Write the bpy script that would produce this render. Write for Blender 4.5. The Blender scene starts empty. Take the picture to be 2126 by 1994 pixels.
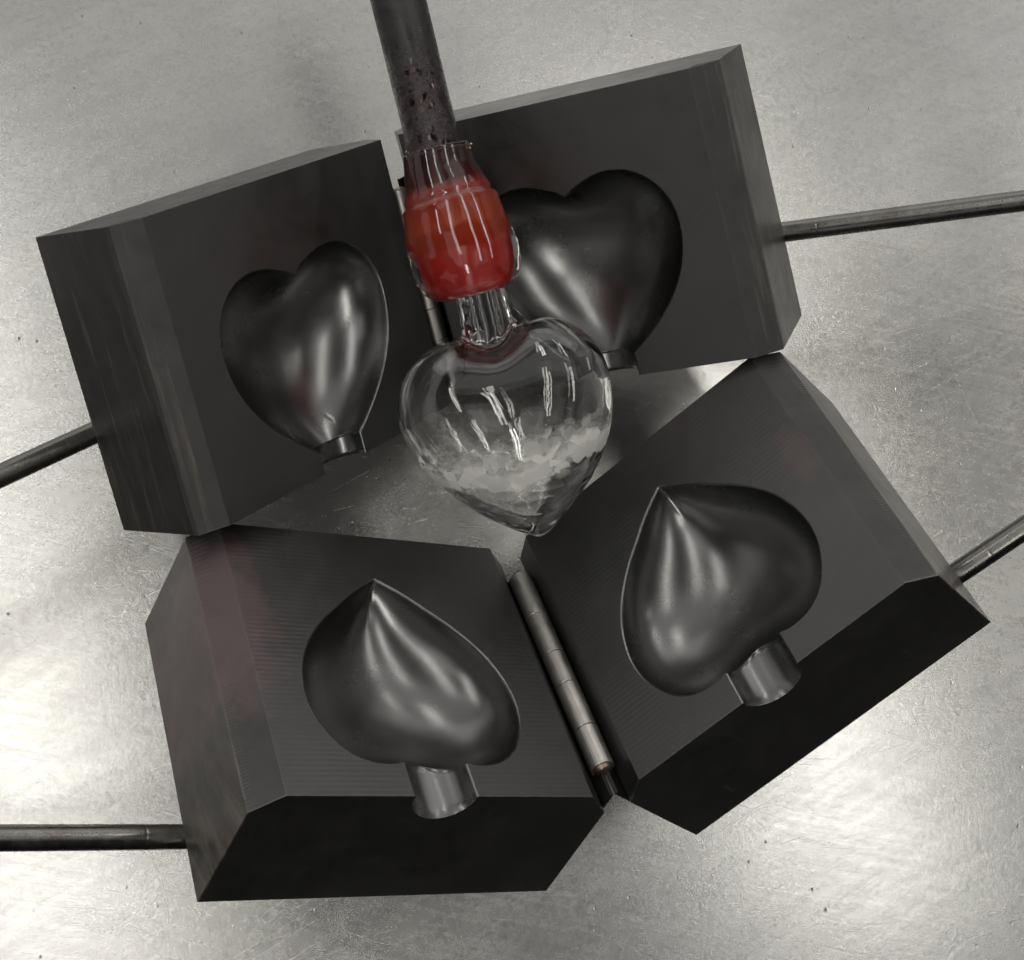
import bpy, bmesh, math, random
import numpy as np
from mathutils import Vector, Matrix, noise

random.seed(7)
SC = bpy.context.scene
COL = SC.collection

# ------------------------------------------------------------------ place frame
# Survey frame: one unit = the length of a mould half (12 cm); origin at the lens,
# x right, y down, z away.  The steel top is the plane carrying the mould corners.
S = 0.12
F_PX, CX, CY, PW, PH = 3233.77, 1012.88, 630.88, 2126.0, 1994.0
UP = Vector((0.10729, -0.29093, -0.95071)).normalized()
POSE = {
 'front_left':  ([[0.85539,0.30337,-0.41985],[0.15895,0.61771,0.77018],[0.49299,-0.72554,0.48016]], [0.0781,0.848,5.3533]),
 'front_right': ([[0.74646,0.31825,0.58439],[-0.63155,0.61547,0.47153],[-0.20962,-0.72105,0.66041]], [0.0668,0.8494,5.3549]),
 'rear_left':   ([[0.62437,0.23588,-0.74466],[-0.29661,0.95351,0.05334],[0.72263,0.18757,0.6653]], [-0.3164,-0.5783,5.3285]),
 'rear_right':  ([[0.90708,0.25349,0.33607],[-0.15935,0.94572,-0.28323],[-0.38963,0.20336,0.89824]], [-0.3737,-0.5615,5.3114]),
}
SHAPE = {'front': dict(W=1.1495, D=0.4746, a1=0.083, b1=0.0752, a2=0.0841, b2=0.0758, H=1.0),
         'rear':  dict(W=1.1892, D=0.4347, a1=0.0843, b1=0.0502, a2=0.0752, b2=0.1407, H=0.9663)}

def v3(a): return Vector((a[0], a[1], a[2]))
def half_point(key, sgn, u, v, w):
    R, t = POSE[key]
    return Matrix(R) @ Vector((sgn*u, v, w)) + Vector(t)

ground_pt = (half_point('front_left', -1, 0, 0, .4746) + half_point('front_right', 1, 0, 0, .4746)
             + half_point('rear_left', -1, 0, .9663, .4347) + half_point('rear_right', 1, 0, .9663, .4347)) / 4
Yw = (Vector((0, -1, 0)) - UP*UP.dot(Vector((0, -1, 0)))).normalized()
Xw = Yw.cross(UP)
RW = Matrix((Xw, Yw, UP))
ZOFF = 0.004
def W3(p):                                   # survey frame -> world metres
    q = RW @ (v3(p) - ground_pt)
    q *= S
    q.z += ZOFF
    return q
def at(x, y, z):                             # a photo position at a chosen distance
    return Vector(((x-CX)/F_PX*z, (y-CY)/F_PX*z, z))

# ------------------------------------------------------------------ camera
cam = bpy.data.cameras.new('camera'); camo = bpy.data.objects.new('camera', cam); COL.objects.link(camo)
cam.sensor_fit = 'HORIZONTAL'; cam.sensor_width = 36.0
cam.lens = F_PX/PW*36.0
cam.shift_x = (PW/2-CX)/PW
cam.shift_y = (CY-PH/2)/PW
cam.clip_start = 0.01; cam.clip_end = 50
Rc = RW @ Matrix(((1, 0, 0), (0, -1, 0), (0, 0, -1)))
camo.matrix_world = Matrix.Translation(W3((0, 0, 0))) @ Rc.to_4x4()
SC.camera = camo

# ------------------------------------------------------------------ world and lamps
wd = bpy.data.worlds.new('World'); SC.world = wd; wd.use_nodes = True
bg = wd.node_tree.nodes['Background']
bg.inputs[0].default_value = (1.0, 0.97, 0.92, 1)
bg.inputs[1].default_value = 0.012
SC.view_settings.view_transform = 'Standard'; SC.view_settings.look = 'None'
SC.view_settings.exposure = 0.2; SC.view_settings.gamma = 1.0
SC.render.engine = 'CYCLES'
SC.cycles.use_denoising = True
SC.cycles.max_bounces = 16; SC.cycles.transmission_bounces = 14; SC.cycles.glossy_bounces = 6
SC.cycles.sample_clamp_indirect = 6.0
SC.cycles.blur_glossy = 0.3

ROOF = 1.75
def tube_lamp(x, y, ang, power, length=1.2, width=0.05, z=ROOF, tint=(1.0, 0.97, 0.91)):
    L = bpy.data.lights.new('fluorescent_tube', 'AREA'); L.shape = 'RECTANGLE'
    L.size = width; L.size_y = length; L.energy = power; L.color = tint
    o = bpy.data.objects.new('fluorescent_tube', L); COL.objects.link(o)
    o.location = (x, y, z); o.rotation_euler = (0, 0, math.radians(ang))
    return o
PW_LAMP = .5
LAMPS = []                                   # x, y, angle, watts: rows of twin-tube ceiling fittings
for x_, y_, w_ in ((-1.75, .55, 5.0), (-.56, .16, 2.9), (.60, .26, 3.1), (1.75, .50, 5.0), (.05, 2.4, 5.0), (1.4, 2.4, 5.0), (-.05, -1.25, 6.0)):
    LAMPS += [(x_-.045, y_, 15, w_), (x_+.045, y_+.012, 15, w_)]
for a in LAMPS: tube_lamp(a[0], a[1], a[2], a[3]*PW_LAMP, 1.3)
def fill_panel(loc, aim, w, h, radiance, tint=(1.0, .98, .95)):
    """large soft area light added out of view to brighten graphite and table"""
    L = bpy.data.lights.new('added_fill_panel', 'AREA'); L.shape = 'RECTANGLE'; L.size = w; L.size_y = h
    L.energy = radiance*math.pi*w*h; L.color = tint
    o = bpy.data.objects.new('added_fill_panel', L); COL.objects.link(o); o.location = loc
    o.rotation_euler = (Vector(aim)-Vector(loc)).to_track_quat('-Z', 'Y').to_euler()
fill_panel((.95, -.38, 1.83), (.95, -.38, 0), .95, .8, .28, (1, .98, .95))  # overhead panels added to brighten the table
fill_panel((-.90, -.38, 1.83), (-.90, -.38, 0), .9, .8, .58, (1, .98, .95))
fill_panel((.1, 1.58, 1.84), (.1, 1.58, 0), 4.4, 1.7, .42, (1, .98, .95))    # pale ceiling lit by the fittings
fill_panel((0, 3.6, 1.0), (0, 0, .2), 7.0, 2.2, .80)  # unseen panels around the room, added to lift the graphite faces
fill_panel((-3.6, 1.5, 1.0), (0, 0, .2), 5.4, 1.8, .43)
fill_panel((-2.4, -2.8, 1.6), (0, 0, .2), 2.5, 1.8, .34)
fill_panel((3.6, .8, .9), (0, 0, .2), 4.0, 1.8, .20)

# ------------------------------------------------------------------ node helpers
class NT:
    def __init__(s, name):
        s.m = bpy.data.materials.new(name); s.m.use_nodes = True
        s.t = s.m.node_tree; s.n = s.t.nodes; s.l = s.t.links
        s.b = s.n['Principled BSDF']
    def add(s, typ, **kw):
        n = s.n.new(typ)
        for k, v in kw.items():
            if k == 'ins':
                for i, x in v.items():
                    if isinstance(x, bpy.types.NodeSocket): s.l.new(x, n.inputs[i])
                    else: n.inputs[i].default_value = x
            else: setattr(n, k, v)
        return n
    def set(s, **kw):
        for k, x in kw.items():
            i = s.b.inputs[k.replace('_', ' ')]
            if isinstance(x, bpy.types.NodeSocket): s.l.new(x, i)
            else: i.default_value = x
    def obj(s): return s.add('ShaderNodeTexCoord').outputs['Object']
    def mapping(s, vec, scale=(1,1,1), rot=(0,0,0), loc=(0,0,0)):
        return s.add('ShaderNodeMapping', ins={0: vec, 1: loc, 2: rot, 3: scale}).outputs[0]
    def noise(s, vec, scale, detail=4, rough=.55, dist=0.):
        return s.add('ShaderNodeTexNoise', ins={'Vector': vec, 'Scale': scale, 'Detail': detail, 'Roughness': rough, 'Distortion': dist}).outputs[0]
    def ramp(s, fac, stops):
        r = s.add('ShaderNodeValToRGB', ins={0: fac}); e = r.color_ramp.elements
        while len(e) < len(stops): e.new(.5)
        for q, (p, c) in zip(e, stops):
            q.position = p; q.color = c if len(c) == 4 else (*c, 1)
        return r.outputs[0]
    def math(s, op, a, b=0., clamp=False):
        return s.add('ShaderNodeMath', operation=op, use_clamp=clamp, ins={0: a, 1: b}).outputs[0]
    def mix(s, f, a, b, mode='MIX'):
        n = s.add('ShaderNodeMix', data_type='RGBA', blend_type=mode)
        for i, x in ((0, f), (6, a), (7, b)):
            if isinstance(x, bpy.types.NodeSocket): s.l.new(x, n.inputs[i])
            else: n.inputs[i].default_value = x if i == 0 else (*x, 1) if len(x) == 3 else x
        return n.outputs[2]
    def bump(s, h, strength, dist, normal=None):
        n = s.add('ShaderNodeBump', ins={'Height': h, 'Strength': strength, 'Distance': dist})
        if normal: s.l.new(normal, n.inputs['Normal'])
        return n.outputs[0]
def g(x): return (x, x, x, 1)

def mat_graphite(name, ridges=False, cavity=False, stain=None, cham_u=1.105):
    t = NT(name); o = t.obj()
    sep = t.add('ShaderNodeSeparateXYZ', ins={0: o}).outputs
    big = t.noise(o, 28, 5, .62, .3)
    col = t.ramp(big, [(.3, (.004, .004, .0039)), (.7, (.009, .0089, .0085))])
    tint = t.ramp(t.noise(o, 19, 4, .55, .8), [(.56, g(0)), (.72, g(1))])
    col = t.mix(t.math('MULTIPLY', tint, .6), col, (.020, .011, .012))
    fine = t.noise(o, 900, 3, .7)
    nrm = t.bump(fine, .22 if not cavity else .0, .0002)
    if cavity:
        tool = t.noise(t.mapping(o, (1, .35, 1)), 420, 4, .65)
        nrm = t.bump(tool, .012, .0003, nrm)
        rough = t.ramp(t.noise(o, 70, 5, .65), [(.3, g(.245)), (.7, g(.28))])
    else:
        # rubbed streaks running along the block on its outer side, edge wear, smears on the faces
        side = t.math('GREATER_THAN', t.math('ABSOLUTE', sep[0]), 1.145*S)
        sv = t.noise(t.mapping(o, (1, .05, 1)), 330, 5, .65, .15)
        st = t.math('MULTIPLY', t.ramp(sv, [(.54, g(0)), (.68, g(1))]), side)
        col = t.mix(t.math('MULTIPLY', st, .8), col, (.105, .084, .062))
        patch = t.math('MULTIPLY', t.ramp(t.noise(t.mapping(o, (1, .4, 1)), 36, 4, .6, .5), [(.50, g(0)), (.72, g(1))]), side)
        col = t.mix(t.math('MULTIPLY', patch, .6), col, (.062, .046, .042))
        smear = t.ramp(t.noise(t.mapping(o, (.6, 1, 1), (0, 0, .4)), 34, 5, .7, .9), [(.40, g(0)), (.75, g(1))])
        col = t.mix(t.math('MULTIPLY', smear, .55), col, (.021, .021, .020))
        rough = t.ramp(t.noise(o, 46, 6, .7, .4), [(.3, g(.34)), (.7, g(.50))])
        dull = t.math('MULTIPLY', t.math('LESS_THAN', sep[2], .0088), t.math('GREATER_THAN', t.math('ABSOLUTE', sep[0]), cham_u*S))
        dull = t.math('MULTIPLY', dull, t.math('LESS_THAN', sep[1], (1.0 if ridges else .9663)*S-.0006))
        rough = t.math('ADD', rough, t.math('MULTIPLY', dull, .32))
        sc = t.ramp(t.noise(t.mapping(t.mapping(o, (1, 1, 1), (0, 0, .7)), (40, 1400, 40)), 1, 2, .5, .1), [(.72, g(0)), (.78, g(1))])
        sc2 = t.ramp(t.noise(t.mapping(t.mapping(o, (1, 1, 1), (0, 0, -.9)), (60, 1500, 60)), 1, 2, .5, .1), [(.73, g(0)), (.79, g(1))])
        sc = t.math('MAXIMUM', sc, sc2)
        col = t.mix(t.math('MULTIPLY', sc, .45), col, (.075, .073, .070))
        bev = t.add('ShaderNodeBevel', samples=4, ins={0: .0011})
        geo = t.add('ShaderNodeNewGeometry')
        dot = t.add('ShaderNodeVectorMath', operation='DOT_PRODUCT', ins={0: bev.outputs[0], 1: geo.outputs['Normal']}).outputs['Value']
        edge = t.ramp(dot, [(.80, g(1)), (.985, g(0))])
        edge = t.math('MULTIPLY', edge, t.ramp(t.noise(o, 260, 5, .7), [(.45, g(0)), (.62, g(1))]))
        col = t.mix(t.math('MULTIPLY', edge, .75), col, (.13, .125, .118))
    if ridges:
        wob = t.math('MULTIPLY', t.noise(o, 45, 3), .0009)
        ph = t.math('MULTIPLY', t.math('ADD', sep[1], wob), 2*math.pi/.00205)
        w = t.math('SINE', ph)
        amp = t.ramp(t.noise(t.mapping(o, (.6, 1, 1)), 30, 4, .6), [(.35, g(.05)), (.68, g(1))])
        face = t.math('LESS_THAN', sep[2], .0088)
        cham = t.math('MULTIPLY', t.math('LESS_THAN', t.math('ABSOLUTE', t.math('SUBTRACT', sep[2], .0065)), .0022), t.math('GREATER_THAN', t.math('ABSOLUTE', sep[0]), 1.08*S))
        amp = t.math('ADD', t.math('MULTIPLY', amp, face), t.math('MULTIPLY', cham, 1.6))
        nrm = t.bump(t.math('MULTIPLY', w, amp), .17, .00010, nrm)
    if ridges:
        # cutter ticks left along the outer edge of the chamfer, and streaks that grow paler towards the foot of the side
        tick = t.math('SINE', t.math('MULTIPLY', t.math('ADD', sep[1], t.math('MULTIPLY', t.noise(o, 90, 2), .0005)), 2*math.pi/.00135))
        tick = t.ramp(tick, [(.45, g(0)), (.75, g(1))])
        strip = t.math('LESS_THAN', t.math('ABSOLUTE', t.math('SUBTRACT', sep[2], .0079)), .0010)
        tick = t.math('MULTIPLY', t.math('MULTIPLY', tick, strip), t.math('GREATER_THAN', t.math('ABSOLUTE', sep[0]), 1.07*S))
        tick = t.math('MULTIPLY', tick, t.ramp(t.noise(o, 75, 4, .6), [(.40, g(.15)), (.62, g(1))]))
        col = t.mix(t.math('MULTIPLY', tick, .7), col, (.095, .088, .082))
        nrm = t.bump(tick, .25, .00015, nrm)
        low = t.ramp(t.math('DIVIDE', sep[1], S), [(.62, g(0)), (.98, g(1))])
        footv = t.ramp(t.noise(t.mapping(t.mapping(o, (1, 1, 1), (.35, 0, 0)), (1, .16, 1)), 190, 5, .7, .4), [(.40, g(0)), (.66, g(1))])
        footm = t.math('MULTIPLY', t.math('MULTIPLY', low, footv), side)
        col = t.mix(t.math('MULTIPLY', footm, .85), col, (.150, .120, .098))
    if stain:
        (su, sv_), srad, scol = stain
        dv = t.add('ShaderNodeVectorMath', operation='DISTANCE', ins={0: t.mapping(o, (1/S, .45/S, 0)), 1: (su, sv_*.45, 0)}).outputs['Value']
        dv = t.math('ADD', dv, t.math('MULTIPLY', t.math('SUBTRACT', t.noise(o, 110, 4), .5), srad*1.2))
        m = t.ramp(t.math('DIVIDE', dv, srad), [(.55, g(1)), (1.0, g(0))])
        col = t.mix(t.math('MULTIPLY', m, .8), col, scol)
    t.set(Base_Color=col, Roughness=rough, Normal=nrm, IOR=2.55 if cavity else 1.98, Specular_IOR_Level=.5, Metallic=0.0)
    return t.m

def mat_steel(name, base, rough, metallic=1.0, streak=0, bumpy=.1, tint=None):
    t = NT(name); o = t.obj()
    st = t.noise(t.mapping(o, (1, 1, .02)), 1500 if streak else 400, 2)
    c = t.ramp(t.noise(o, 90, 4), [(.3, tuple(b*.86 for b in base)), (.7, base)])
    if tint: c = t.mix(t.ramp(t.noise(o, 40, 3), [(.5, g(0)), (.7, g(.8))]), c, tint)
    r = t.ramp(t.noise(o, 220, 3), [(.3, g(rough*.8)), (.7, g(rough*1.25))])
    t.set(Base_Color=c, Metallic=metallic, Roughness=r, Normal=t.bump(st, bumpy, .0002))
    return t.m

def mat_table():
    t = NT('brushed stainless steel'); o = t.obj()
    cloud = t.noise(o, 5.5, 5, .6, .4)
    base = t.ramp(cloud, [(.25, (.54, .537, .52)), (.75, (.64, .636, .616))])
    verm = t.noise(o, 300, 4, .6, 1.6)                       # fine wormy etched grain
    cool = t.noise(o, 3.2, 3, .5, .3)
    base = t.mix(t.math('MULTIPLY', t.ramp(cool, [(.45, g(0)), (.7, g(1))]), .5), base, (.52, .53, .55))
    brush = t.noise(t.mapping(t.mapping(o, (1, 1, 1), (0, 0, .22)), (14, 420, 1)), 1, 5, .7, .15)
    brush2 = t.noise(t.mapping(t.mapping(o, (1, 1, 1), (0, 0, -.5)), (22, 300, 1)), 1, 4, .7, .3)
    grain = t.math('ADD', t.math('MULTIPLY', brush, .6), t.math('MULTIPLY', brush2, .4))
    rub = t.ramp(t.noise(t.mapping(t.mapping(o, (1, 1, 1), (0, 0, -.45)), (18, 95, 1)), 1, 4, .65, .5), [(.42, g(0)), (.72, g(1))])
    rough = t.ramp(cloud, [(.3, g(.22)), (.7, g(.29))])
    rough = t.math('ADD', rough, t.math('MULTIPLY', t.math('SUBTRACT', verm, .5), .07))
    rough = t.math('ADD', rough, t.math('MULTIPLY', t.math('SUBTRACT', grain, .5), .16))
    base = t.mix(t.math('MULTIPLY', rub, .35), base, (.72, .715, .695))
    base = t.mix(t.math('MULTIPLY', t.ramp(verm, [(.36, g(1)), (.52, g(0))]), .17), base, (.25, .245, .23))
    # scratches: long thin threads in several directions
    sc = None
    for k, (ang, sx, sy, lo) in enumerate([(-.5, 900, 16, .70), (.35, 1100, 22, .71), (1.25, 900, 15, .74), (-1.2, 800, 14, .75), (.05, 1000, 26, .70), (-.25, 1200, 30, .69)]):
        n_ = t.noise(t.mapping(t.mapping(o, (1, 1, 1), (0, 0, ang), (k*3.1, k*1.7, 0)), (sy, sx, 1)), 1, 1.5, .5, .25)
        m_ = t.ramp(n_, [(lo, g(0)), (lo+.05, g(1))])
        sc = m_ if sc is None else t.math('MAXIMUM', sc, m_)
    # pits: sparse tiny dents
    vo = t.add('ShaderNodeTexVoronoi', feature='F1', ins={'Vector': t.mapping(o, (1, .7, 1), (0, 0, .3)), 'Scale': 150, 'Randomness': 1.0})
    pick = t.add('ShaderNodeSeparateColor', ins={0: vo.outputs['Color']}).outputs[0]
    pit = t.math('MULTIPLY', t.ramp(vo.outputs['Distance'], [(.03, g(1)), (.10, g(0))]), t.ramp(pick, [(.66, g(0)), (.74, g(1))]))
    col = t.mix(t.math('MULTIPLY', pit, .75), base, (.16, .15, .13))
    rough = t.math('ADD', rough, t.math('MULTIPLY', sc, .03))
    h = t.math('SUBTRACT', t.math('ADD', t.math('MULTIPLY', verm, .6), t.math('MULTIPLY', grain, .55)), t.math('MULTIPLY', pit, 1.2))
    h = t.math('SUBTRACT', h, t.math('MULTIPLY', sc, .08))
    nb = t.bump(h, .14, .00035)
    t.set(Base_Color=col, Metallic=1.0, Roughness=rough, Normal=nb)
    # the scoured grain scatters widely, the burnished tops keep a tighter sheen
    wide = t.add('ShaderNodeBsdfPrincipled', ins={'Base Color': col, 'Metallic': 1.0, 'Roughness': .66, 'Normal': nb})
    fac = t.ramp(t.noise(o, 9, 5, .65, .5), [(.3, g(.05)), (.7, g(.13))])
    mx = t.add('ShaderNodeMixShader', ins={0: fac, 1: t.b.outputs[0], 2: wide.outputs[0]})
    t.l.new(mx.outputs[0], t.n['Material Output'].inputs[0])
    return t.m

M_TABLE = mat_table()
M_GR = mat_graphite('smooth graphite')
M_GRS = mat_graphite('smooth graphite with a dark spot', stain=((1.0, .085), .028, (.004, .004, .004)))
M_GRL = mat_graphite('ridge milled graphite with a plum heat stain', cham_u=1.0665, ridges=True, stain=((-1.11, .36), .17, (.080, .044, .048)))
M_GRR = mat_graphite('ridge milled graphite', cham_u=1.0665, ridges=True, stain=((1.02, .42), .06, (.045, .022, .024)))
M_CAV = mat_graphite('polished graphite cavity', cavity=True)
M_ROD = mat_steel('dark drawn steel rod', (.24, .235, .225), .27, streak=1, bumpy=.10, tint=(.15, .135, .122))
M_HINGE = mat_steel('turned hinge steel', (.60, .58, .55), .40, streak=1, bumpy=.5)
M_LEAF = mat_steel('dark hinge leaf steel', (.10, .10, .095), .42)
M_PIN = mat_steel('bronze pin end', (.36, .27, .22), .35)

# ------------------------------------------------------------------ mesh helpers
def link_mesh(name, me, mat, parent=None, mw=None):
    o = bpy.data.objects.new(name, me); COL.objects.link(o)
    if mat: me.materials.append(mat)
    if parent: o.parent = parent
    if mw is not None: o.matrix_world = mw
    return o
def mesh_from(name, V, Fc, smooth=True):
    me = bpy.data.meshes.new(name); me.from_pydata([tuple(v) for v in V], [], Fc); me.validate(); me.update()
    bm = bmesh.new(); bm.from_mesh(me); bmesh.ops.remove_doubles(bm, verts=bm.verts, dist=1e-7)
    bmesh.ops.recalc_face_normals(bm, faces=bm.faces); bm.to_mesh(me); bm.free()
    for p in me.polygons: p.use_smooth = smooth
    return me
def empty(name, loc, label, cat):
    o = bpy.data.objects.new(name, None); COL.objects.link(o); o.location = loc
    o['label'] = label; o['category'] = cat; o.empty_display_size = .02
    bpy.context.view_layer.update()
    return o
def lathe(profile, axis_a, axis_b, seg=48):
    """profile: list of (distance along a->b in metres, radius)"""
    d = (axis_b-axis_a).normalized(); q = d.to_track_quat('Z', 'Y').to_matrix()
    V, Fc = [], []
    for s, r in profile:
        for k in range(seg):
            a = 2*math.pi*k/seg
            V.append(axis_a + d*s + q @ Vector((math.cos(a)*r, math.sin(a)*r, 0)))
    n = len(profile)
    for i in range(n-1):
        for k in range(seg):
            Fc.append((i*seg+k, i*seg+(k+1) % seg, (i+1)*seg+(k+1) % seg, (i+1)*seg+k))
    Fc.append(tuple(range(seg-1, -1, -1))); Fc.append(tuple((n-1)*seg+k for k in range(seg)))
    return V, Fc

# ------------------------------------------------------------------ heart inflation
def catmull(pts, n, closed=False):
    P_ = [np.array(p, float) for p in pts]
    if closed: P_ = [P_[-1]] + P_ + [P_[0], P_[1]]
    else: P_ = [2*P_[0]-P_[1]] + P_ + [2*P_[-1]-P_[-2]]
    out = []
    for i in range(1, len(P_)-2):
        p0, p1, p2, p3 = P_[i-1:i+3]
        for k in range(8):
            t = k/8
            out.append(.5*((2*p1)+(-p0+p2)*t+(2*p0-5*p1+4*p2-p3)*t*t+(-p0+3*p1-3*p2+p3)*t**3))
    if not closed: out.append(P_[-2])
    out = np.array(out)
    if closed: out = np.vstack([out, out[:1]])
    L = np.r_[0, np.cumsum(np.linalg.norm(np.diff(out, axis=0), axis=1))]
    s = np.linspace(0, L[-1], n)
    return np.c_[np.interp(s, L, out[:, 0]), np.interp(s, L, out[:, 1])]
def inside(poly, X, Y):
    r = np.zeros(X.shape, bool); n = len(poly); j = n-1
    for i in range(n):
        xi, yi = poly[i]; xj, yj = poly[j]
        c = ((yi > Y) != (yj > Y)) & (X < (xj-xi)*(Y-yi)/(yj-yi+1e-15)+xi); r ^= c; j = i
    return r
class Inflate:
    def __init__(s, poly, h):
        lo = poly.min(0)-4*h; hi = poly.max(0)+4*h
        s.h = h; s.lo = lo
        nx, ny = (np.ceil((hi-lo)/h)).astype(int)+1
        X, Y = np.meshgrid(lo[0]+h*np.arange(nx), lo[1]+h*np.arange(ny), indexing='ij')
        m = inside(poly, X, Y); phi = np.zeros(m.shape)
        ii, jj = np.indices(m.shape); om = 2/(1+math.pi/(max(nx, ny)*.7))
        red = m & ((ii+jj) % 2 == 0); blk = m & ((ii+jj) % 2 == 1)
        for _ in range(420):
            for q in (red, blk):
                nb = np.zeros_like(phi)
                nb[1:-1, 1:-1] = (phi[2:, 1:-1]+phi[:-2, 1:-1]+phi[1:-1, 2:]+phi[1:-1, :-2]+h*h)*.25
                phi[q] += om*(nb[q]-phi[q])
        s.phi = phi; s.max = phi.max()
    def at(s, p):
        q = (np.asarray(p)-s.lo)/s.h; i = np.clip(np.floor(q).astype(int), 0, np.array(s.phi.shape)-2); f = q-i
        i0, j0 = i[..., 0], i[..., 1]; a, b = f[..., 0], f[..., 1]; P_ = s.phi
        return P_[i0, j0]*(1-a)*(1-b)+P_[i0+1, j0]*a*(1-b)+P_[i0, j0+1]*(1-a)*b+P_[i0+1, j0+1]*a*b
def radial(inf, outl, cen, ts, t0=.93, power=.5):
    """phi along rays t in ts for every outline point, linear to zero at the rim"""
    D = outl-cen
    vals = np.zeros((len(ts), len(outl)))
    f1, f2 = inf.at(cen+D*.90), inf.at(cen+D*.78)
    for k in range(3):
        f1 = (np.roll(f1, 1)+2*f1+np.roll(f1, -1))/4; f2 = (np.roll(f2, 1)+2*f2+np.roll(f2, -1))/4
    x1, x2 = .10, .22                          # phi ~ a x + b x^2 with x = 1-t
    b_ = (f2/x2-f1/x1)/(x2-x1); a_ = f1/x1-b_*x1
    for k, t in enumerate(ts):
        x = 1-t; m = min(max((t-.76)/.14, 0), 1); m = m*m*(3-2*m)
        vals[k] = (1-m)*inf.at(cen+D*t)+m*np.maximum(a_*x+b_*x*x, 0)
    return (np.maximum(vals, 0)/inf.max)**power

# half outlines of the two cavities (distance from centre line, distance along the block)
FRONT_HALF = [(0, .190), (.080, .244), (.152, .307), (.226, .376), (.290, .458), (.330, .545), (.348, .637), (.341, .716), (.318, .777), (.285, .829), (.245, .864), (.195, .885), (.142, .889), (.098, .882), (.05, .862), (0, .840)]
REAR_HALF = [(0, .326), (.034, .303), (.100, .277), (.157, .268), (.215, .275), (.268, .301), (.312, .343), (.343, .400), (.356, .468), (.350, .548), (.328, .624), (.292, .692), (.246, .754), (.190, .812), (.137, .858), (.094, .890), (.045, .925), (0, .952)]

def heart_full(half, n):
    a = catmull(half, n)                      # centre line to centre line on one side
    b = a[::-1].copy(); b[:, 0] *= -1
    return np.vstack([a, b[1:-1]])

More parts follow.
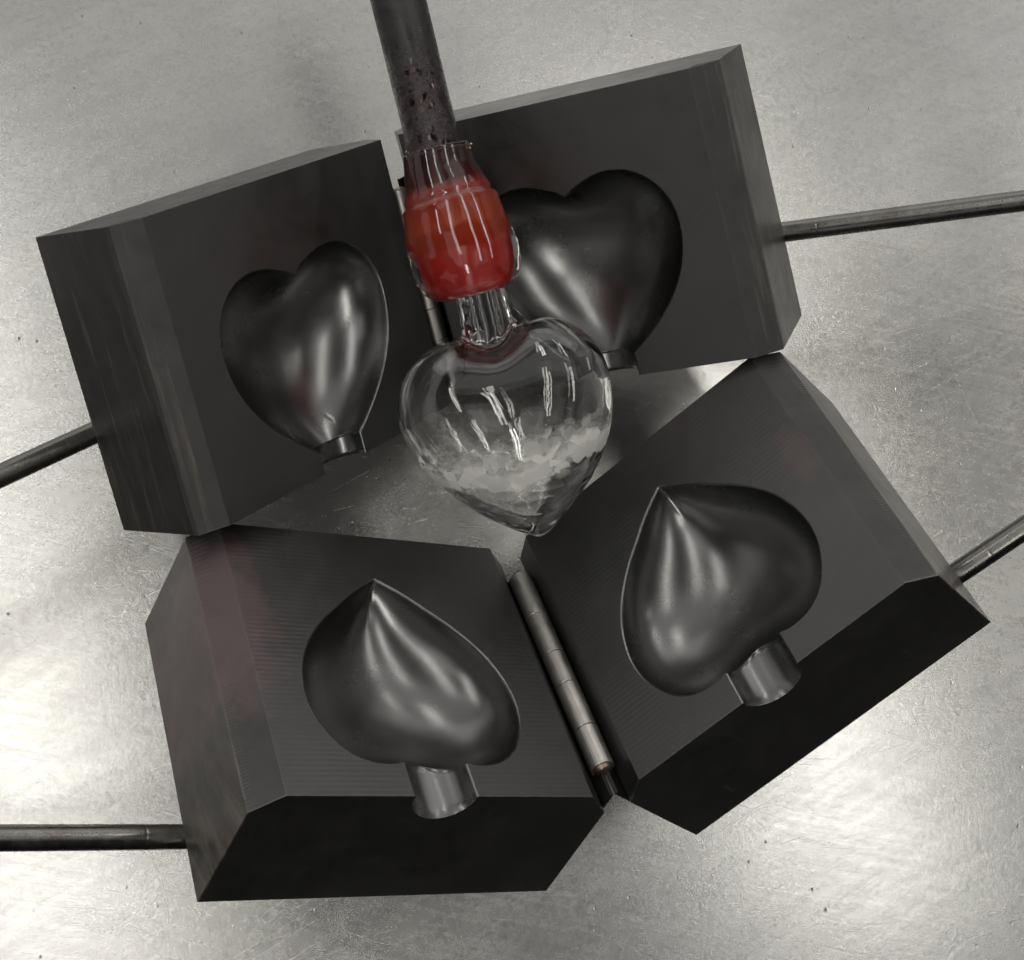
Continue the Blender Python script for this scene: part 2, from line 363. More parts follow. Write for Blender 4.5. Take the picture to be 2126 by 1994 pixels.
def build_half(mold, key, sgn, kind, half, u0, rch, dmax, cen_v, mat, label=None):
    sh = SHAPE[kind]; W, D, a1, b1, a2, b2, H = [sh[k] for k in ('W', 'D', 'a1', 'b1', 'a2', 'b2', 'H')]
    R, t = POSE[key]
    # object frame: x outward from the hinge, y along the hinge, z into the block (survey units * S)
    Rw = RW @ Matrix(R) @ Matrix(((sgn, 0, 0), (0, 1, 0), (0, 0, 1)))
    mw = Matrix.Translation(W3(t)) @ Rw.to_4x4()
    if sgn < 0:                                # keep the frame right-handed: mirror in the mesh instead
        Rw = RW @ Matrix(R); mw = Matrix.Translation(W3(t)) @ Rw.to_4x4()
    def L(u, v, w): return (sgn*u*S, v*S, w*S)
    full = heart_full(half, 90)
    order = full                               # starts on the centre line at low v end
    # pick the outline outside the neck channel
    tip_first = True
    inch = (np.abs(order[:, 0]) <= rch+1e-9) & (order[:, 1] > .8)
    idx = np.arange(len(order))[~inch]
    # make a run from +channel side round the heart to -channel side
    run = [i for i in idx]
    pos = [i for i in run if i < len(order)//2+1]; neg = [i for i in run if i >= len(order)//2+1]
    seq = pos[::-1]+neg[::-1]
    out = order[seq]
    # exact joins with the channel lines
    def join(sign):
        side = order[(order[:, 0]*sign > .02) & (order[:, 1] > .75)]
        o_ = np.argsort(side[:, 0]*sign)
        return np.array([sign*rch, np.interp(rch, side[o_, 0]*sign, side[o_, 1])])
    out = out[np.abs(np.abs(out[:, 0])-rch) + 9*(out[:, 1] < .8) > .02]
    out = np.vstack([join(1), out, join(-1)])
    inf = Inflate(full, .0045)
    cen = np.array([0., cen_v])
    K = 30
    s_ = np.linspace(0, 1, K); ts = 1-s_**2
    dep = radial(inf, out, cen, ts)*dmax
    dep[:, 0] = dep[:, 0]; 
    # rim fillet: outline pushed out by e
    e = .0055
    def offset(pl, e):
        tg = np.gradient(pl, axis=0); tg /= np.linalg.norm(tg, axis=1)[:, None]+1e-12
        nn = np.c_[tg[:, 1], -tg[:, 0]]
        if (nn*(pl-cen)).sum() < 0: nn = -nn
        return pl+nn*e
    rim0 = offset(out, e); rim1 = offset(out, e*.3)
    rim0[0] = (rch+e, rim0[0][1]); rim0[-1] = (-rch-e, rim0[-1][1])
    rim1[0] = (rch+e*.3, rim1[0][1]); rim1[-1] = (-rch-e*.3, rim1[-1][1])
    # ---------- cavity mesh
    V, Fc = [], []
    rings = []
    def ring(pl, ws):
        r = []
        for (x, y), w in zip(pl, ws):
            r.append(len(V)); V.append(L(u0+x, y, w))
        return r
    n = len(out)
    rings.append(ring(rim0, [0]*n)); rings.append(ring(rim1, [e*.3]*n))
    pts_first = out
    for k in range(K-1):
        P_ = cen+(out-cen)*ts[k]
        rings.append(ring(P_, np.maximum(dep[k], e if k == 0 else e+.002)))
    cpt = len(V); V.append(L(u0, cen_v, float(np.sqrt(inf.at(cen)/inf.max))*dmax))
    for a, b in zip(rings[:-1], rings[1:]):
        for j in range(n-1): Fc.append((a[j], a[j+1], b[j+1], b[j]))
    for j in range(n-1): Fc.append((rings[-1][j], rings[-1][j+1], cpt))
    # channel sector: rays fan between the two joins
    M = 26
    al = np.linspace(math.pi/2, -math.pi/2, M)          # across the half pipe
    us = np.sin(al)*rch
    ch_rows = []
    def heart_depth(x, y):
        return math.sqrt(max(float(inf.at(np.array([x, y]))), 0)/inf.max)*dmax
    C = []
    for j, x in enumerate(us):
        dc = math.sqrt(max(rch*rch-x*x, 0))
        if j == 0: C.append((out[0][0], out[0][1], e)); continue
        if j == M-1: C.append((out[-1][0], out[-1][1], e)); continue
        y = cen_v+.15; best = None
        while y < H:
            if heart_depth(x, y) <= dc: best = y; break
            y += .002
        C.append((x, best if best else H*.9, max(dc, e)))
    Cy = np.array([c[1] for c in C])
    for _ in range(2): Cy[1:-1] = (Cy[:-2]+2*Cy[1:-1]+Cy[2:])/4
    C = [(c[0], y, c[2]) for c, y in zip(C, Cy)]
    # inner fan (heart surface below the channel mouth)
    prev = None
    for k in range(K-1):
        row = []
        for j, (x, y, w) in enumerate(C):
            if j == 0: row.append(rings[2+k][0]); continue
            if j == M-1: row.append(rings[2+k][-1]); continue
            p = cen+(np.array([x, y])-cen)*ts[k]
            dd = w if k == 0 else heart_depth(*p)
            row.append(len(V)); V.append(L(u0+p[0], p[1], dd))
        if prev:
            for j in range(M-1): Fc.append((prev[j], prev[j+1], row[j+1], row[j]))
        else: mouth = row
        prev = row
    for j in range(M-1): Fc.append((prev[j], prev[j+1], cpt))
    # channel half pipe
    NR = 10; prevr = None
    for q in range(NR+1):
        row = []
        for j, (x, y, w) in enumerate(C):
            f = q/NR; yy = y+(H-y)*f
            fl = 1+.05*max(0, (f-.86)/.14)**2            # slight mouth flare
            if q == 0: row.append(mouth[j]); continue
            row.append(len(V)); V.append(L(u0+x*(fl if 0 < j < M-1 else 1), yy, w*fl if 0 < j < M-1 else e))
        if prevr:
            for j in range(M-1): Fc.append((prevr[j], prevr[j+1], row[j+1], row[j]))
        # rim fillets beside the channel
        r1, r0 = [], []
        for sg, jj, rr in ((1, 0, 0), (-1, M-1, -1)):
            y = C[jj][1]; f = q/NR; yy = y+(H-y)*f
            if q == 0: r1.append(rings[1][rr]); r0.append(rings[0][rr])
            else:
                r1.append(len(V)); V.append(L(u0+sg*(rch+e*.3), yy, e*.3))
                r0.append(len(V)); V.append(L(u0+sg*(rch+e), yy, 0))
        if prevr:
            Fc.append((prevr[0], row[0], r1[0], p1[0])); Fc.append((p1[0], r1[0], r0[0], p0[0]))
            Fc.append((prevr[-1], row[-1], r1[1], p1[1])); Fc.append((p1[1], r1[1], r0[1], p0[1]))
        prevr, p1, p0 = row, r1, r0
    mouth_end = [(u0+rch+e, 0), (u0+rch+e*.3, e*.3)] + [((np.array(V[i])/S)[0]*sgn, (np.array(V[i])/S)[2]) for i in prevr] + [(u0-rch-e*.3, e*.3), (u0-rch-e, 0)]
    cav_me = mesh_from('cavity', V, Fc)
    # ---------- block mesh
    bm = bmesh.new()
    def bv(u, v, w): return bm.verts.new(L(u, v, w))
    sec = [(a2, 0), (0, b2), (0, D), (W, D), (W, b1), (W-a1, 0)]
    top = [bv(u, 0, w) for u, w in sec]; bot = [bv(u, H, w) for u, w in sec]
    bm.faces.new(top)
    for i in range(5): bm.faces.new((top[i], top[i+1], bot[i+1], bot[i]))
    notch = [bv(u, H, w) for u, w in mouth_end]          # from +u side to -u side
    hole = [bv(u0+x, y, 0) for x, y in rim0[1:-1]]
    j0 = bv(u0+rch+e, rim0[0][1], 0); j1 = bv(u0-rch-e, rim0[-1][1], 0)
    bm.faces.new([bot[5]]+notch+bot[:5])
    bm.faces.new([top[0], top[5], bot[5], notch[0], j0]+hole+[j1, notch[-1], bot[0]])
    bmesh.ops.recalc_face_normals(bm, faces=bm.faces)
    if bm.faces[0].normal.y*(1) > 0:                     # the far end must look away from the neck end
        bmesh.ops.reverse_faces(bm, faces=bm.faces)
    outer = [ed for ed in bm.edges if len(ed.link_faces) == 2 and not (ed.verts[0] in notch and ed.verts[1] in notch)]
    bmesh.ops.bevel(bm, geom=outer, offset=.0035*S, segments=2, profile=.6, affect='EDGES', clamp_overlap=True)
    me = bpy.data.meshes.new('mold_half'); bm.to_mesh(me); bm.free()
    ho = link_mesh('mold_half', me, mat, mold, mw)
    if label: ho['label'] = label
    co = link_mesh('heart_cavity', cav_me, M_CAV, None, mw)
    co.parent = ho; co.matrix_world = mw
    return ho, mw

def add_handle(mold, half_obj, key, sgn, kind, p0, p1, length=2.6, r=.0355):
    sh = SHAPE[kind]; w = sh['D']+r-.006
    d = Vector((p1[0]-p0[0], p1[1]-p0[1])).normalized()
    a = Vector(p0)-d*.35; b = a+d*length
    A = W3(half_point(key, sgn, a.x, a.y, w)); B = W3(half_point(key, sgn, b.x, b.y, w))
    Ln = (B-A).length; r *= S
    g0 = .47*S
    pr = [(0, r*.8), (.001, r), (.002, r)]
    for q in (g0,):
        pr += [(q-.001, r), (q-.0002, r), (q, r*.988), (q+.0003, r), (q+.001, r)]
    pr += [(Ln-.004, r), (Ln-.002, r), (Ln, r*.7)]
    V, Fc = lathe(pr, A, B, 40)
    me = mesh_from('handle', [v-A for v in V], Fc)
    me.set_sharp_from_angle(angle=math.radians(35))
    o = link_mesh('handle', me, M_ROD, None)
    q = (B-A).to_track_quat('Z', 'Y')
    me.transform(q.to_matrix().inverted().to_4x4())
    o.parent = mold; o.matrix_world = Matrix.Translation(A) @ q.to_matrix().to_4x4()
    return o

def add_hinge(mold, kl, kr, kind, v0, v1, cuts, lift=.037, rad=.038):
    sh = SHAPE[kind]; b2 = sh['b2']; H = sh['H']
    nb = -(Matrix(POSE[kl][0]).col[2]+Matrix(POSE[kr][0]).col[2]).normalized()
    a = (half_point(kl, -1, 0, b2, 0)*0+half_point(kl, -1, 0, 0, b2)+half_point(kr, 1, 0, 0, b2))/2+nb*lift
    c = (half_point(kl, -1, 0, H, b2)+half_point(kr, 1, 0, H, b2))/2+nb*lift
    ax = (c-a)/H
    root = None
    A, Bp = W3(a+ax*v0), W3(a+ax*v1)
    q = (Bp-A).to_track_quat('Z', 'Y')
    hg = bpy.data.objects.new('hinge', None); COL.objects.link(hg); hg.empty_display_size = .01
    hg.parent = mold; hg.matrix_world = Matrix.Translation(A) @ q.to_matrix().to_4x4()
    bpy.context.view_layer.update()
    Ln = (Bp-A).length; r = rad*S
    def put(name, me, mat):
        o = link_mesh(name, me, mat, None); o.parent = hg; o.matrix_world = hg.matrix_world; return o
    st = [0]+cuts+[1]
    for i in range(len(st)-1):
        z0, z1 = st[i]*Ln+.00016, st[i+1]*Ln-.00016
        V, Fc = lathe([(z0, r*.80), (z0, r*.965), (z0+.00016, r), (z0+.0004, r), (z1-.0004, r), (z1-.00016, r), (z1, r*.965), (z1, r*.80)], Vector((0, 0, 0)), Vector((0, 0, 1)), 44)
        me = mesh_from('knuckle', V, Fc); me.set_sharp_from_angle(angle=math.radians(40))
        put('knuckle', me, M_HINGE)
    V, Fc = lathe([(-.0006, r*.5), (0, r*.78), (Ln, r*.78), (Ln+.0010, r*.74), (Ln+.0016, r*.5)], Vector((0, 0, 0)), Vector((0, 0, 1)), 32)
    put('hinge_pin', mesh_from('hinge_pin', V, Fc), M_PIN)
    # leaves: thin plates from the knuckle down each hinge-side face
    for key, sg in ((kl, -1), (kr, 1)):
        th = .012
        pts = []
        va, vb = v0-.03, v1+.09 if kind == 'front' else v1+.02
        for (u, w) in ((-.003, b2-.050), (-.003, b2+.17), (-.003-th, b2+.17), (-.003-th, b2-.050)):
            pts.append((u, w))
        V, Fc = [], []
        for vv in (va, vb):
            for u, w in pts: V.append(hg.matrix_world.inverted() @ W3(half_point(key, sg, u, vv, w)))
        Fc = [(0, 1, 2, 3), (7, 6, 5, 4)]+[(i, (i+1) % 4, 4+(i+1) % 4, 4+i) for i in range(4)]
        put('hinge_leaf', mesh_from('hinge_leaf', V, Fc, smooth=False), M_LEAF)
    return hg

# ------------------------------------------------------------------ table
tb = bmesh.new()
def on_table(x, y):                          # where a photo position meets the table
    d = Vector(((x-CX)/F_PX, (y-CY)/F_PX, 1)); k = ground_pt.dot(UP)/d.dot(UP)
    return W3(d*k)
W_NEAR = -on_table(1063, 1994).y+.055
w_, d0_, d1_, th_ = 1.5, -W_NEAR, 1.3, .03
for sx, sy in ((-1, -1), (1, -1), (1, 1), (-1, 1)): tb.verts.new((sx*w_, d0_ if sy < 0 else d1_, 0))
tb.verts.ensure_lookup_table(); f0 = tb.faces.new(tb.verts)
r_ = bmesh.ops.extrude_face_region(tb, geom=[f0])
for v in [q for q in r_['geom'] if isinstance(q, bmesh.types.BMVert)]: v.co.z -= th_
bmesh.ops.recalc_face_normals(tb, faces=tb.faces)
bmesh.ops.bevel(tb, geom=list(tb.edges), offset=.004, segments=2, affect='EDGES')
tme = bpy.data.meshes.new('tabletop'); tb.to_mesh(tme); tb.free()
table = link_mesh('tabletop', tme, M_TABLE); table['kind'] = 'structure'

# ------------------------------------------------------------------ the two moulds
def mold_base(kl, kr, kind, e):
    D = SHAPE[kind]['D']; v = SHAPE[kind]['H']*e
    q = (W3(half_point(kl, -1, 0, v, D))+W3(half_point(kr, 1, 0, v, D)))/2
    q.z = 0; return q
front = empty('heart_mold', mold_base('front_left', 'front_right', 'front', 0),
              'open black graphite heart mold with finely ridged faces and its silver hinge in full view', 'mold')
rear = empty('heart_mold', mold_base('rear_left', 'rear_right', 'rear', 1),
             'open black graphite heart mold with smooth faces, its hinge hidden behind the red glass', 'mold')
for o in (front, rear): o['group'] = 'open graphite heart molds on the steel table'

DF, DR = .235, .235
hl, _ = build_half(front, 'front_left', -1, 'front', FRONT_HALF, .578, .097, DF, .60, M_GRL)
hr, _ = build_half(front, 'front_right', 1, 'front', FRONT_HALF, .578, .097, DF, .60, M_GRR)
rl, _ = build_half(rear, 'rear_left', -1, 'rear', REAR_HALF, .598, .093, DR, .56, M_GR)
rr, _ = build_half(rear, 'rear_right', 1, 'rear', REAR_HALF, .602, .100, DR, .56, M_GRS)
add_handle(front, hl, 'front_left', -1, 'front', (1.141, .772), (1.661, .769))
add_handle(front, hr, 'front_right', 1, 'front', (1.152, .786), (1.398, .797))
add_handle(rear, rl, 'rear_left', -1, 'rear', (1.175, .643), (1.522, .648))
add_handle(rear, rr, 'rear_right', 1, 'rear', (1.186, .670), (1.978, .709))
add_hinge(front, 'front_left', 'front_right', 'front', .105, .885, [.235, .44, .60, .815])
add_hinge(rear, 'rear_left', 'rear_right', 'rear', .19, .93, [.22, .41, .585, .744], lift=.058, rad=.037)

# ------------------------------------------------------------------ blowpipe, red gather and clear glass heart
ZG = 4.93                                    # distance of the pipe axis from the lens
KPX = ZG/F_PX                                # survey units per photo pixel at that distance
AX = Vector((.237, .9715)); EX = Vector((.9715, -.237)); O0 = Vector((826.7, 0))
MWG = Matrix.Translation(W3(at(O0.x, O0.y, ZG))) @ (RW @ Matrix(((EX.x, AX.x, 0), (EX.y, AX.y, 0), (0, 0, 1)))).to_4x4()
# object frame of the glasswork: x across the pipe, y down the pipe, z away from the lens (metres)
def sd(x, y): v = Vector((x, y))-O0; return (v.dot(AX), v.dot(EX))
PX = KPX*S
def stack(name, left, right, s0, s1, n, seg, mat, parent, bump=None, squash=1.0, caps=True):
    l = sorted(sd(*p) for p in left); r = sorted(sd(*p) for p in right)
    ls, ld = zip(*l); rs, rd = zip(*r)
    sv = np.linspace(s0, s1, n)
    dl, dr = np.interp(sv, ls, ld), np.interp(sv, rs, rd)
    def sm(a):
        b = a.copy()
        for _ in range(2): b[1:-1] = (b[:-2]+2*b[1:-1]+b[2:])/4
        return b
    dl, dr = sm(dl), sm(dr)
    V, Fc = [], []
    for i, s in enumerate(sv):
        c, rad = (dl[i]+dr[i])/2, max((dr[i]-dl[i])/2, .5)
        for k in range(seg):
            a = 2*math.pi*k/seg
            q = Vector(((c+math.cos(a)*rad)*PX, s*PX, math.sin(a)*rad*squash*PX))
            if bump: q = bump(q, Vector((math.cos(a), 0, math.sin(a))), s)
            V.append(q)
    for i in range(n-1):
        for k in range(seg): Fc.append((i*seg+k, i*seg+(k+1) % seg, (i+1)*seg+(k+1) % seg, (i+1)*seg+k))
    Fc.append(tuple(range(seg))); Fc.append(tuple((n-1)*seg+k for k in range(seg)))
    me = mesh_from(name, V, Fc)
    o = link_mesh(name, me, mat, None)
    if parent: o.parent = parent
    o.matrix_world = MWG
    return o

def mat_glass(name, col=(1, 1, 1), rough=0.0):
    t = NT(name)
    t.set(Base_Color=(*col, 1), Roughness=rough, IOR=1.5, Transmission_Weight=1.0)
    return t.m
def mat_red():
    t = NT('hot red glass'); o = t.obj()
    sep = t.add('ShaderNodeSeparateXYZ', ins={0: o}).outputs[1]
    y0, y1 = 300*PX, 640*PX
    f = t.math('DIVIDE', t.math('SUBTRACT', sep, y0), y1-y0)
    f = t.math('ADD', f, t.math('MULTIPLY', t.math('SUBTRACT', t.noise(o, 110, 4), .5), .08))
    c = t.ramp(f, [(.05, (.040, .010, .010)), (.27, (.075, .010, .010)), (.32, (.33, .025, .012)), (.52, (.55, .075, .020)), (.75, (.52, .026, .014)), (1.0, (.38, .012, .010))])
    st = t.noise(t.mapping(o, (1, .25, 1)), 260, 4, .6)
    c = t.mix(t.ramp(st, [(.55, g(0)), (.85, g(.25))]), c, (.45, .10, .035))
    t.set(Base_Color=c, Roughness=.25, Subsurface_Weight=.25, Subsurface_Radius=(.004, .0012, .0006), Subsurface_Scale=.6)
    return t.m
def mat_pipe():
    t = NT('scaled dark steel pipe'); o = t.obj()
    sep = t.add('ShaderNodeSeparateXYZ', ins={0: o}).outputs[1]
    f = t.math('DIVIDE', sep, 300*PX)
    blot = t.noise(t.mapping(o, (1, .8, 1)), 210, 7, .68, .3)
    edge = t.ramp(t.math('ADD', t.math('MULTIPLY', f, .50), t.math('MULTIPLY', blot, .85)), [(.60, g(0)), (.68, g(1))])
    steel = t.ramp(t.noise(o, 130, 6, .65), [(.3, (.012, .012, .012)), (.7, (.034, .034, .033))])
    dark = t.ramp(t.noise(o, 320, 5, .65), [(.35, (.004, .003, .004)), (.65, (.030, .008, .010))])
    scale = t.ramp(t.noise(t.mapping(o, (1, 1, 1)), 230, 6, .68, .2), [(.44, g(0)), (.64, g(1))])
    c = t.mix(edge, steel, t.mix(t.math('MULTIPLY', scale, .7), dark, (.050, .046, .048)))
    flake = t.noise(t.mapping(o, (1, 1.2, 1)), 420, 4, .6, .4)
    rs = t.ramp(t.noise(o, 240, 5, .7), [(.35, g(.30)), (.65, g(.58))])
    r = t.mix(edge, rs, t.mix(scale, (.10, .10, .10), (.34, .34, .34)))
    h = t.math('ADD', t.math('MULTIPLY', flake, .35), t.math('MULTIPLY', t.math('MULTIPLY', scale, edge), .5))
    t.set(Base_Color=c, Roughness=r, Metallic=.2, Normal=t.bump(h, .42, .0008), IOR=1.6)
    return t.m
def mat_heart_glass(y0, y1):
    """clear glass with refracted table light painted as a white faceted band low down"""
    t = NT('clear blown glass with a painted light band'); o = t.obj()
    t.set(Base_Color=(.985, .99, .985, 1), Roughness=0.0, IOR=1.5, Transmission_Weight=1.0)
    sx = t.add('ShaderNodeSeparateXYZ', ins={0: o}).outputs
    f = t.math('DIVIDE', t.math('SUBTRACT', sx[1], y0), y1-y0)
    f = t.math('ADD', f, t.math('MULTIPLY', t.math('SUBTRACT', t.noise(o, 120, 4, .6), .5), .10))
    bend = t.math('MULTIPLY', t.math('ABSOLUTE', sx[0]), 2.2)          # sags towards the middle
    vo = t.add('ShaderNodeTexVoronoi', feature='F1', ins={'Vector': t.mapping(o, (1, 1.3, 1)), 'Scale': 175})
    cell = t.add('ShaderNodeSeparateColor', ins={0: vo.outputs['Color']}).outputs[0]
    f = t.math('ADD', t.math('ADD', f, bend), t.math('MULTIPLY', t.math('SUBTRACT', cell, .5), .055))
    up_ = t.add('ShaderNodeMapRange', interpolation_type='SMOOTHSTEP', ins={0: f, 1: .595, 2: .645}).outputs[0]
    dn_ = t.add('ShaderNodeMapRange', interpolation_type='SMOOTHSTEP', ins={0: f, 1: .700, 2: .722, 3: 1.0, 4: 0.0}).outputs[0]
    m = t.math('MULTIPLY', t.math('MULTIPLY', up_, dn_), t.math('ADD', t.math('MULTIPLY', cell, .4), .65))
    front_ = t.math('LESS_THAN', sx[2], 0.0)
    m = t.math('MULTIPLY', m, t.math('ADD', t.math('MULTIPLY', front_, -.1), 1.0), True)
    d = t.add('ShaderNodeBsdfDiffuse', ins={0: (.92, .91, .88, 1)}); tr = t.add('ShaderNodeBsdfTranslucent', ins={0: (.92, .91, .88, 1)})  # white colour imitating bright table light refracted through the heart
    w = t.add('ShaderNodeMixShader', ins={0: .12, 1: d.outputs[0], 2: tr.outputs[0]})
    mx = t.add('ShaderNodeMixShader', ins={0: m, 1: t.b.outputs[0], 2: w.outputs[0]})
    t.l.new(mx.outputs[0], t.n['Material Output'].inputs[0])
    return t.m
M_GLASS = mat_glass('clear blown glass', (.985, .99, .985))
M_RED = mat_red(); M_PIPE = mat_pipe()
M_STREAK = NT('dark red glass streak'); M_STREAK.set(Base_Color=(.22, .005, .008, 1), Roughness=.1); M_STREAK = M_STREAK.m

pipe = empty('blowpipe', W3(at(O0.x, O0.y, ZG)), 'dark steel blowpipe carrying a red glass gather and a clear glass heart over the molds', 'blowpipe')
def rough_bump(amp, sc, s0=None):
    def f(q, d, s):
        k = noise.noise(q*sc)+.5*noise.noise(q*sc*2.7)
        return q+d*k*amp
    return f
stack('pipe_tube', [(768-.2443*900, -900), (768, 0), (840, 290), (846, 345)], [(885.5-.2443*900, -900), (885.5, 0), (955, 289), (969, 345)], -900, 340, 160, 64, M_PIPE, pipe, rough_bump(.00012, 190))
S_LEDGE = sd(938, 409)[0]
def ledge_bump(q, d, s):
    w = 3*math.sin(2*math.atan2(d.z, d.x)+.5)+2*noise.noise(q*160)
    t_ = s-S_LEDGE-w
    step = -.00085*math.exp(-(t_/4.5)**2)+.0005*math.exp(-((t_-12)/7)**2)
    return q+d*(step+.00005*noise.noise(q*110))
gather_L = [(838.6, 312), (837, 330), (840, 378), (843, 405), (838.6, 430), (838.5, 448.6), (842, 508.7), (850.8, 551.6), (863.6, 594.5), (883, 616), (905, 626), (940, 629)]
gather_R = [(976, 305), (984, 330), (1016, 378), (1033, 403), (1041, 420), (1057, 459), (1076, 500), (1082, 530), (1081, 562), (1069.5, 581.6), (1048, 598), (1000, 612), (960, 624)]
gat = stack('glass_gather', gather_L, gather_R, sd(908, 310)[0], sd(965, 618)[0], 90, 96, M_GLASS, pipe, ledge_bump)
def shrink(L_, R_, f):
    l = sorted(sd(*p) for p in L_); r = sorted(sd(*p) for p in R_)
    sv = np.linspace(sd(908, 314)[0], sd(962, 611)[0], 40); o0, o1 = [], []
    dl = np.interp(sv, *zip(*l)); dr = np.interp(sv, *zip(*r))
    for s, a_, b_ in zip(sv, dl, dr):
        q = (s-sv[0])/(sv[-1]-sv[0]); c, h = (a_+b_)/2, (b_-a_)/2*f(q)
        for o_, d in ((o0, c-h), (o1, c+h)):
            v = O0+AX*s+EX*d; o_.append((v.x, v.y))
    return o0, o1
core_L, core_R = shrink(gather_L, gather_R, lambda q: np.interp(q, [0, .28, .34, .55, .7, .95, 1], [.94, .80, .84, .78, .60, .56, .50]))
core = stack('red_core', core_L, core_R, sd(908, 316)[0], sd(962, 608)[0], 80, 80, M_RED, None, rough_bump(.00012, 200), squash=.97)
core.parent = gat; core.matrix_world = MWG

# glass heart outline in photo positions -> metres in the pipe frame
HEART = [(1046, 598), (1060, 640), (1070, 670), (1095.5, 667), (1126.7, 659.5), (1155, 658), (1183.6, 668), (1212, 688), (1237.6, 714), (1254.6, 742), (1266, 779), (1271.7, 819), (1271.7, 856), (1263, 904), (1246, 952.5), (1223, 998), (1192, 1040.6), (1161, 1080), (1141, 1103), (1121, 1114.5), (1095.5, 1109), (1064, 1098), (1021.6, 1080), (979, 1057), (936, 1028), (902, 998), (874, 967), (851, 932.6), (835, 904), (827, 872), (824.6, 841.7), (830, 807.6), (842.5, 776), (862, 751), (888, 728), (916, 714), (939, 708), (960, 702), (956, 670), (947, 629), (946, 612)]
def glass_heart():
    hp = np.array([sd(*p) for p in HEART[2:-3]])          # lobes and tip, without the neck
    hp = np.array([(d*PX, s*PX) for s, d in hp])
    pl = catmull([tuple(q) for q in hp]+[tuple((hp[0]+hp[-1])/2+np.array([-.0002, .0058]))], 220, closed=True)[:-1]
    inf = Inflate(pl, .0009)
    cen = np.array([(hp[:, 0].min()+hp[:, 0].max())/2, hp[:, 1].min()+.42*(hp[:, 1].max()-hp[:, 1].min())])
    K = 34; s_ = np.linspace(0, 1, K); ts = 1-s_**2
    def shell(pl, dmax, cen, flip):
        dep = radial(inf, pl, cen, ts, power=.5)*dmax if flip is None else None
        return dep
    dep = radial(inf, pl, cen, ts)
    dmax = .255*S
    V, Fc = [], []
    n = len(pl)
    def half(sign, scale, shrink, shift):
        rings = []
        c2 = cen+shift
        for k in range(K-1):
            r = []
            P_ = c2+(pl-cen)*ts[k]*shrink
            for j in range(n):
                r.append(len(V)); V.append((P_[j, 0], P_[j, 1], sign*dep[k, j]*dmax*scale))
            rings.append(r)
        c = len(V); V.append((c2[0], c2[1], sign*dmax*scale*math.sqrt(float(inf.at(cen)/inf.max))))
        for a, b in zip(rings[:-1], rings[1:]):
            for j in range(n): Fc.append((a[j], a[(j+1) % n], b[(j+1) % n], b[j]))
        for j in range(n): Fc.append((rings[-1][j], rings[-1][(j+1) % n], c))
    half(1, 1, 1, np.zeros(2)); half(-1, 1, 1, np.zeros(2))
    outer = mesh_from('outer', V, Fc)
    # neck, a slightly fluted tube let into the cleft
    nl = [(946, 612), (951, 640), (960, 690), (962, 715), (955, 745)]; nr = [(1044, 600), (1055, 640), (1064, 672), (1072, 700), (1082, 726)]
    def flute(q, d, s):
        a = math.atan2(d.z, d.x)
        return q+d*(math.sin(5*a+.6)*.0007+math.sin(9*a)*.0003)
    nk = stack('neck', nl, nr, sd(985, 605)[0], sd(1018, 742)[0], 30, 64, None, None, flute)
    bm = bmesh.new(); bm.from_mesh(outer)
    nm = nk.data; bm.from_mesh(nm)
    bpy.data.objects.remove(nk)
    me = bpy.data.meshes.new('glass_heart'); bm.to_mesh(me); bm.free()
    tmp = bpy.data.objects.new('tmp', me); COL.objects.link(tmp)
    m = tmp.modifiers.new('v', 'REMESH'); m.mode = 'VOXEL'; m.voxel_size = .0007; m.use_smooth_shade = True
    m = tmp.modifiers.new('s', 'SMOOTH'); m.iterations = 14; m.factor = .5
    bpy.context.view_layer.update()
    me2 = bpy.data.meshes.new_from_object(tmp.evaluated_get(bpy.context.evaluated_depsgraph_get()))
    bpy.data.objects.remove(tmp)
    ytip = hp[:, 1].max(); yc = hp[:, 1].min()
    def ripple(co):
        f = (co.y-yc)/(ytip-yc)
        n1 = noise.noise(Vector((co.x*150, co.y*150, co.z*150)))
        n2 = noise.noise(Vector((co.x*120+5, co.y*520, co.z*120)))
        low = min(max((f-.62)/.3, 0), 1)
        neck = min(max((.15-f)/.15, 0), 1)
        return n1*.00006+n2*(.00015*low+.00010*neck)
    nrm = [v.normal.copy() for v in me2.vertices]
    for v, q in zip(me2.vertices, nrm): v.co += q*ripple(v.co)
    # hollow: the bubble inside, thicker towards the tip and the neck
    V, Fc = [], []
    half(1, .90, .93, np.array([0, -.0012])); half(-1, .90, .93, np.array([0, -.0012]))
    inner = mesh_from('inner', V, Fc)
    for v in inner.vertices:
        k = noise.noise(v.co*170)+.6*noise.noise(Vector((v.co.x*260, v.co.y*420, v.co.z*260)))
        f = min(max((v.co.y-yc)/(ytip-yc), 0), 1)
        band = math.exp(-((f-.66)/.12)**2)
        v.co += v.normal*k*(.00005+.00030*band)
    inner.flip_normals()
    bm = bmesh.new(); bm.from_mesh(me2); bm.from_mesh(inner)
    out = bpy.data.meshes.new('glass_heart'); bm.to_mesh(out); bm.free()
    for p in out.polygons: p.use_smooth = True
    return out
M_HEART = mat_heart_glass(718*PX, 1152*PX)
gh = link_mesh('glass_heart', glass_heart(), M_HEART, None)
gh.parent = pipe; gh.matrix_world = MWG
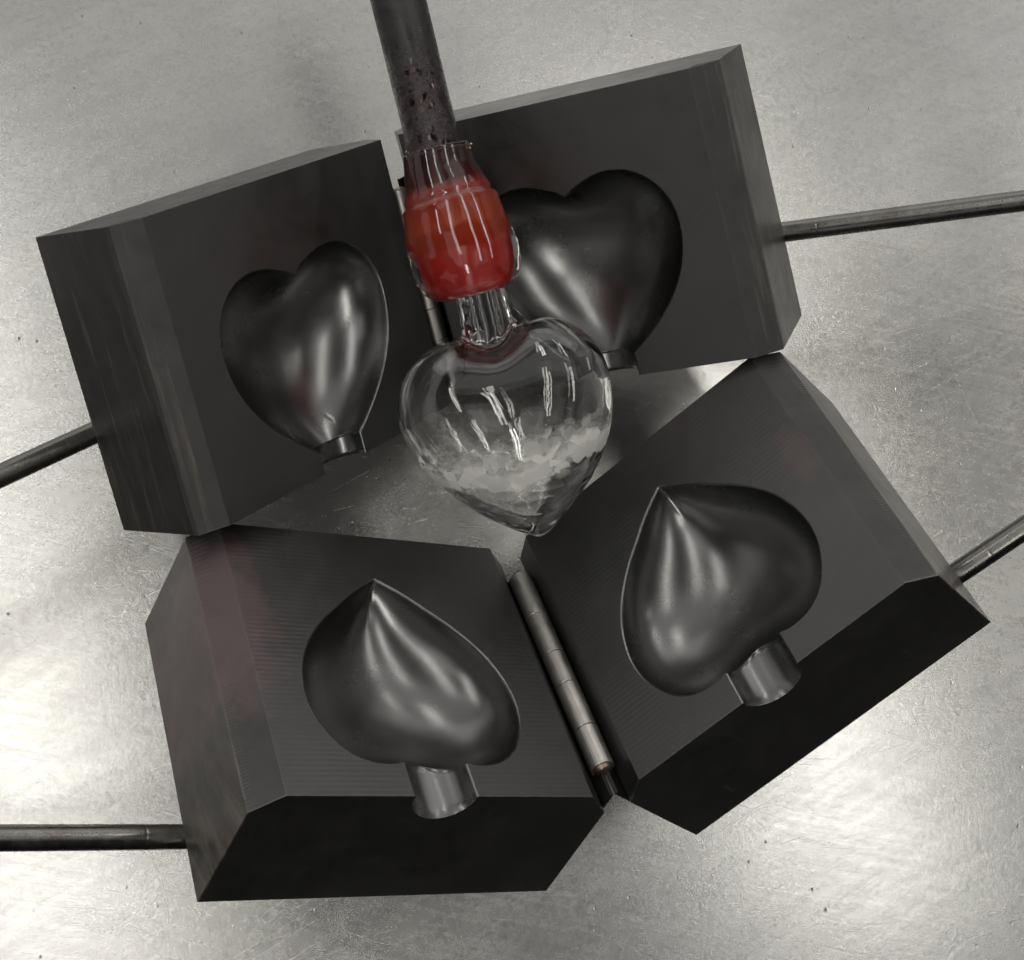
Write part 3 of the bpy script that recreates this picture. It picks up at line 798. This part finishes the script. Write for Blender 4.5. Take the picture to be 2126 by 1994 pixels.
# red wisps caught where the neck opens into the heart
V, Fc = [], []
def blob(c, r, seed):
    b = bmesh.new(); bmesh.ops.create_icosphere(b, subdivisions=2, radius=1)
    o0 = len(V)
    for v in b.verts:
        k = 1+.8*noise.noise(v.co*1.9+Vector((seed, 0, 0)))
        V.append(Vector((c[0]+v.co.x*r[0]*k, c[1]+v.co.y*r[1]*k, c[2]+v.co.z*r[2]*k)))
    for f in b.faces: Fc.append(tuple(o0+v.index for v in f.verts))
    b.free()
for i, (x, y, rx, ry) in enumerate([(962, 716, 5, 6), (968, 724, 9, 3), (985, 733, 14, 2.5), (1000, 738, 9, 2), (950, 722, 12, 2), (975, 690, 3, 22)]):
    s, d = sd(x, y); blob((d*PX, s*PX, -22*PX), (rx*PX, ry*PX, 4*PX), i*3.1)
rs = link_mesh('red_streak', mesh_from('red_streak', V, Fc), M_STREAK, None); rs.parent = gh; rs.matrix_world = MWG
# pale gold crumbs of scale left on the collar's upper rim
V, Fc = [], []
for i in range(26):
    side = -1 if i % 2 else 1
    fx = random.random()
    x, y = (842+fx*16, 317+fx*3+random.uniform(-3, 3)) if side < 0 else (955+fx*32, 306+random.uniform(-5, 6)-3*fx)
    s, d = sd(x, y); r = random.uniform(.9, 2.3)
    blob((d*PX, s*PX, random.uniform(-30, -8)*PX), (r*PX*1.3, r*PX, r*PX), i*1.7+50)
M_CRUMB = NT('pale gold glass scale'); M_CRUMB.set(Base_Color=(.55, .44, .24, 1), Roughness=.15, Metallic=.3); M_CRUMB = M_CRUMB.m
cr = link_mesh('scale_crumbs', mesh_from('scale_crumbs', V, Fc), M_CRUMB, None); cr.parent = gat; cr.matrix_world = MWG
# thin glass thread from the gather's lower rim to the heart's shoulder
(sa, da), (sb, db) = sd(1058, 630), sd(1096, 668)
V, Fc = lathe([(0, 1.3*PX), (Vector((db-da, sb-sa)).length*PX, 1.0*PX)], Vector((da*PX, sa*PX, 0)), Vector((db*PX, sb*PX, 0)), 10)
th = link_mesh('glass_thread', mesh_from('glass_thread', V, Fc), M_GLASS, None); th.parent = gh; th.matrix_world = MWG
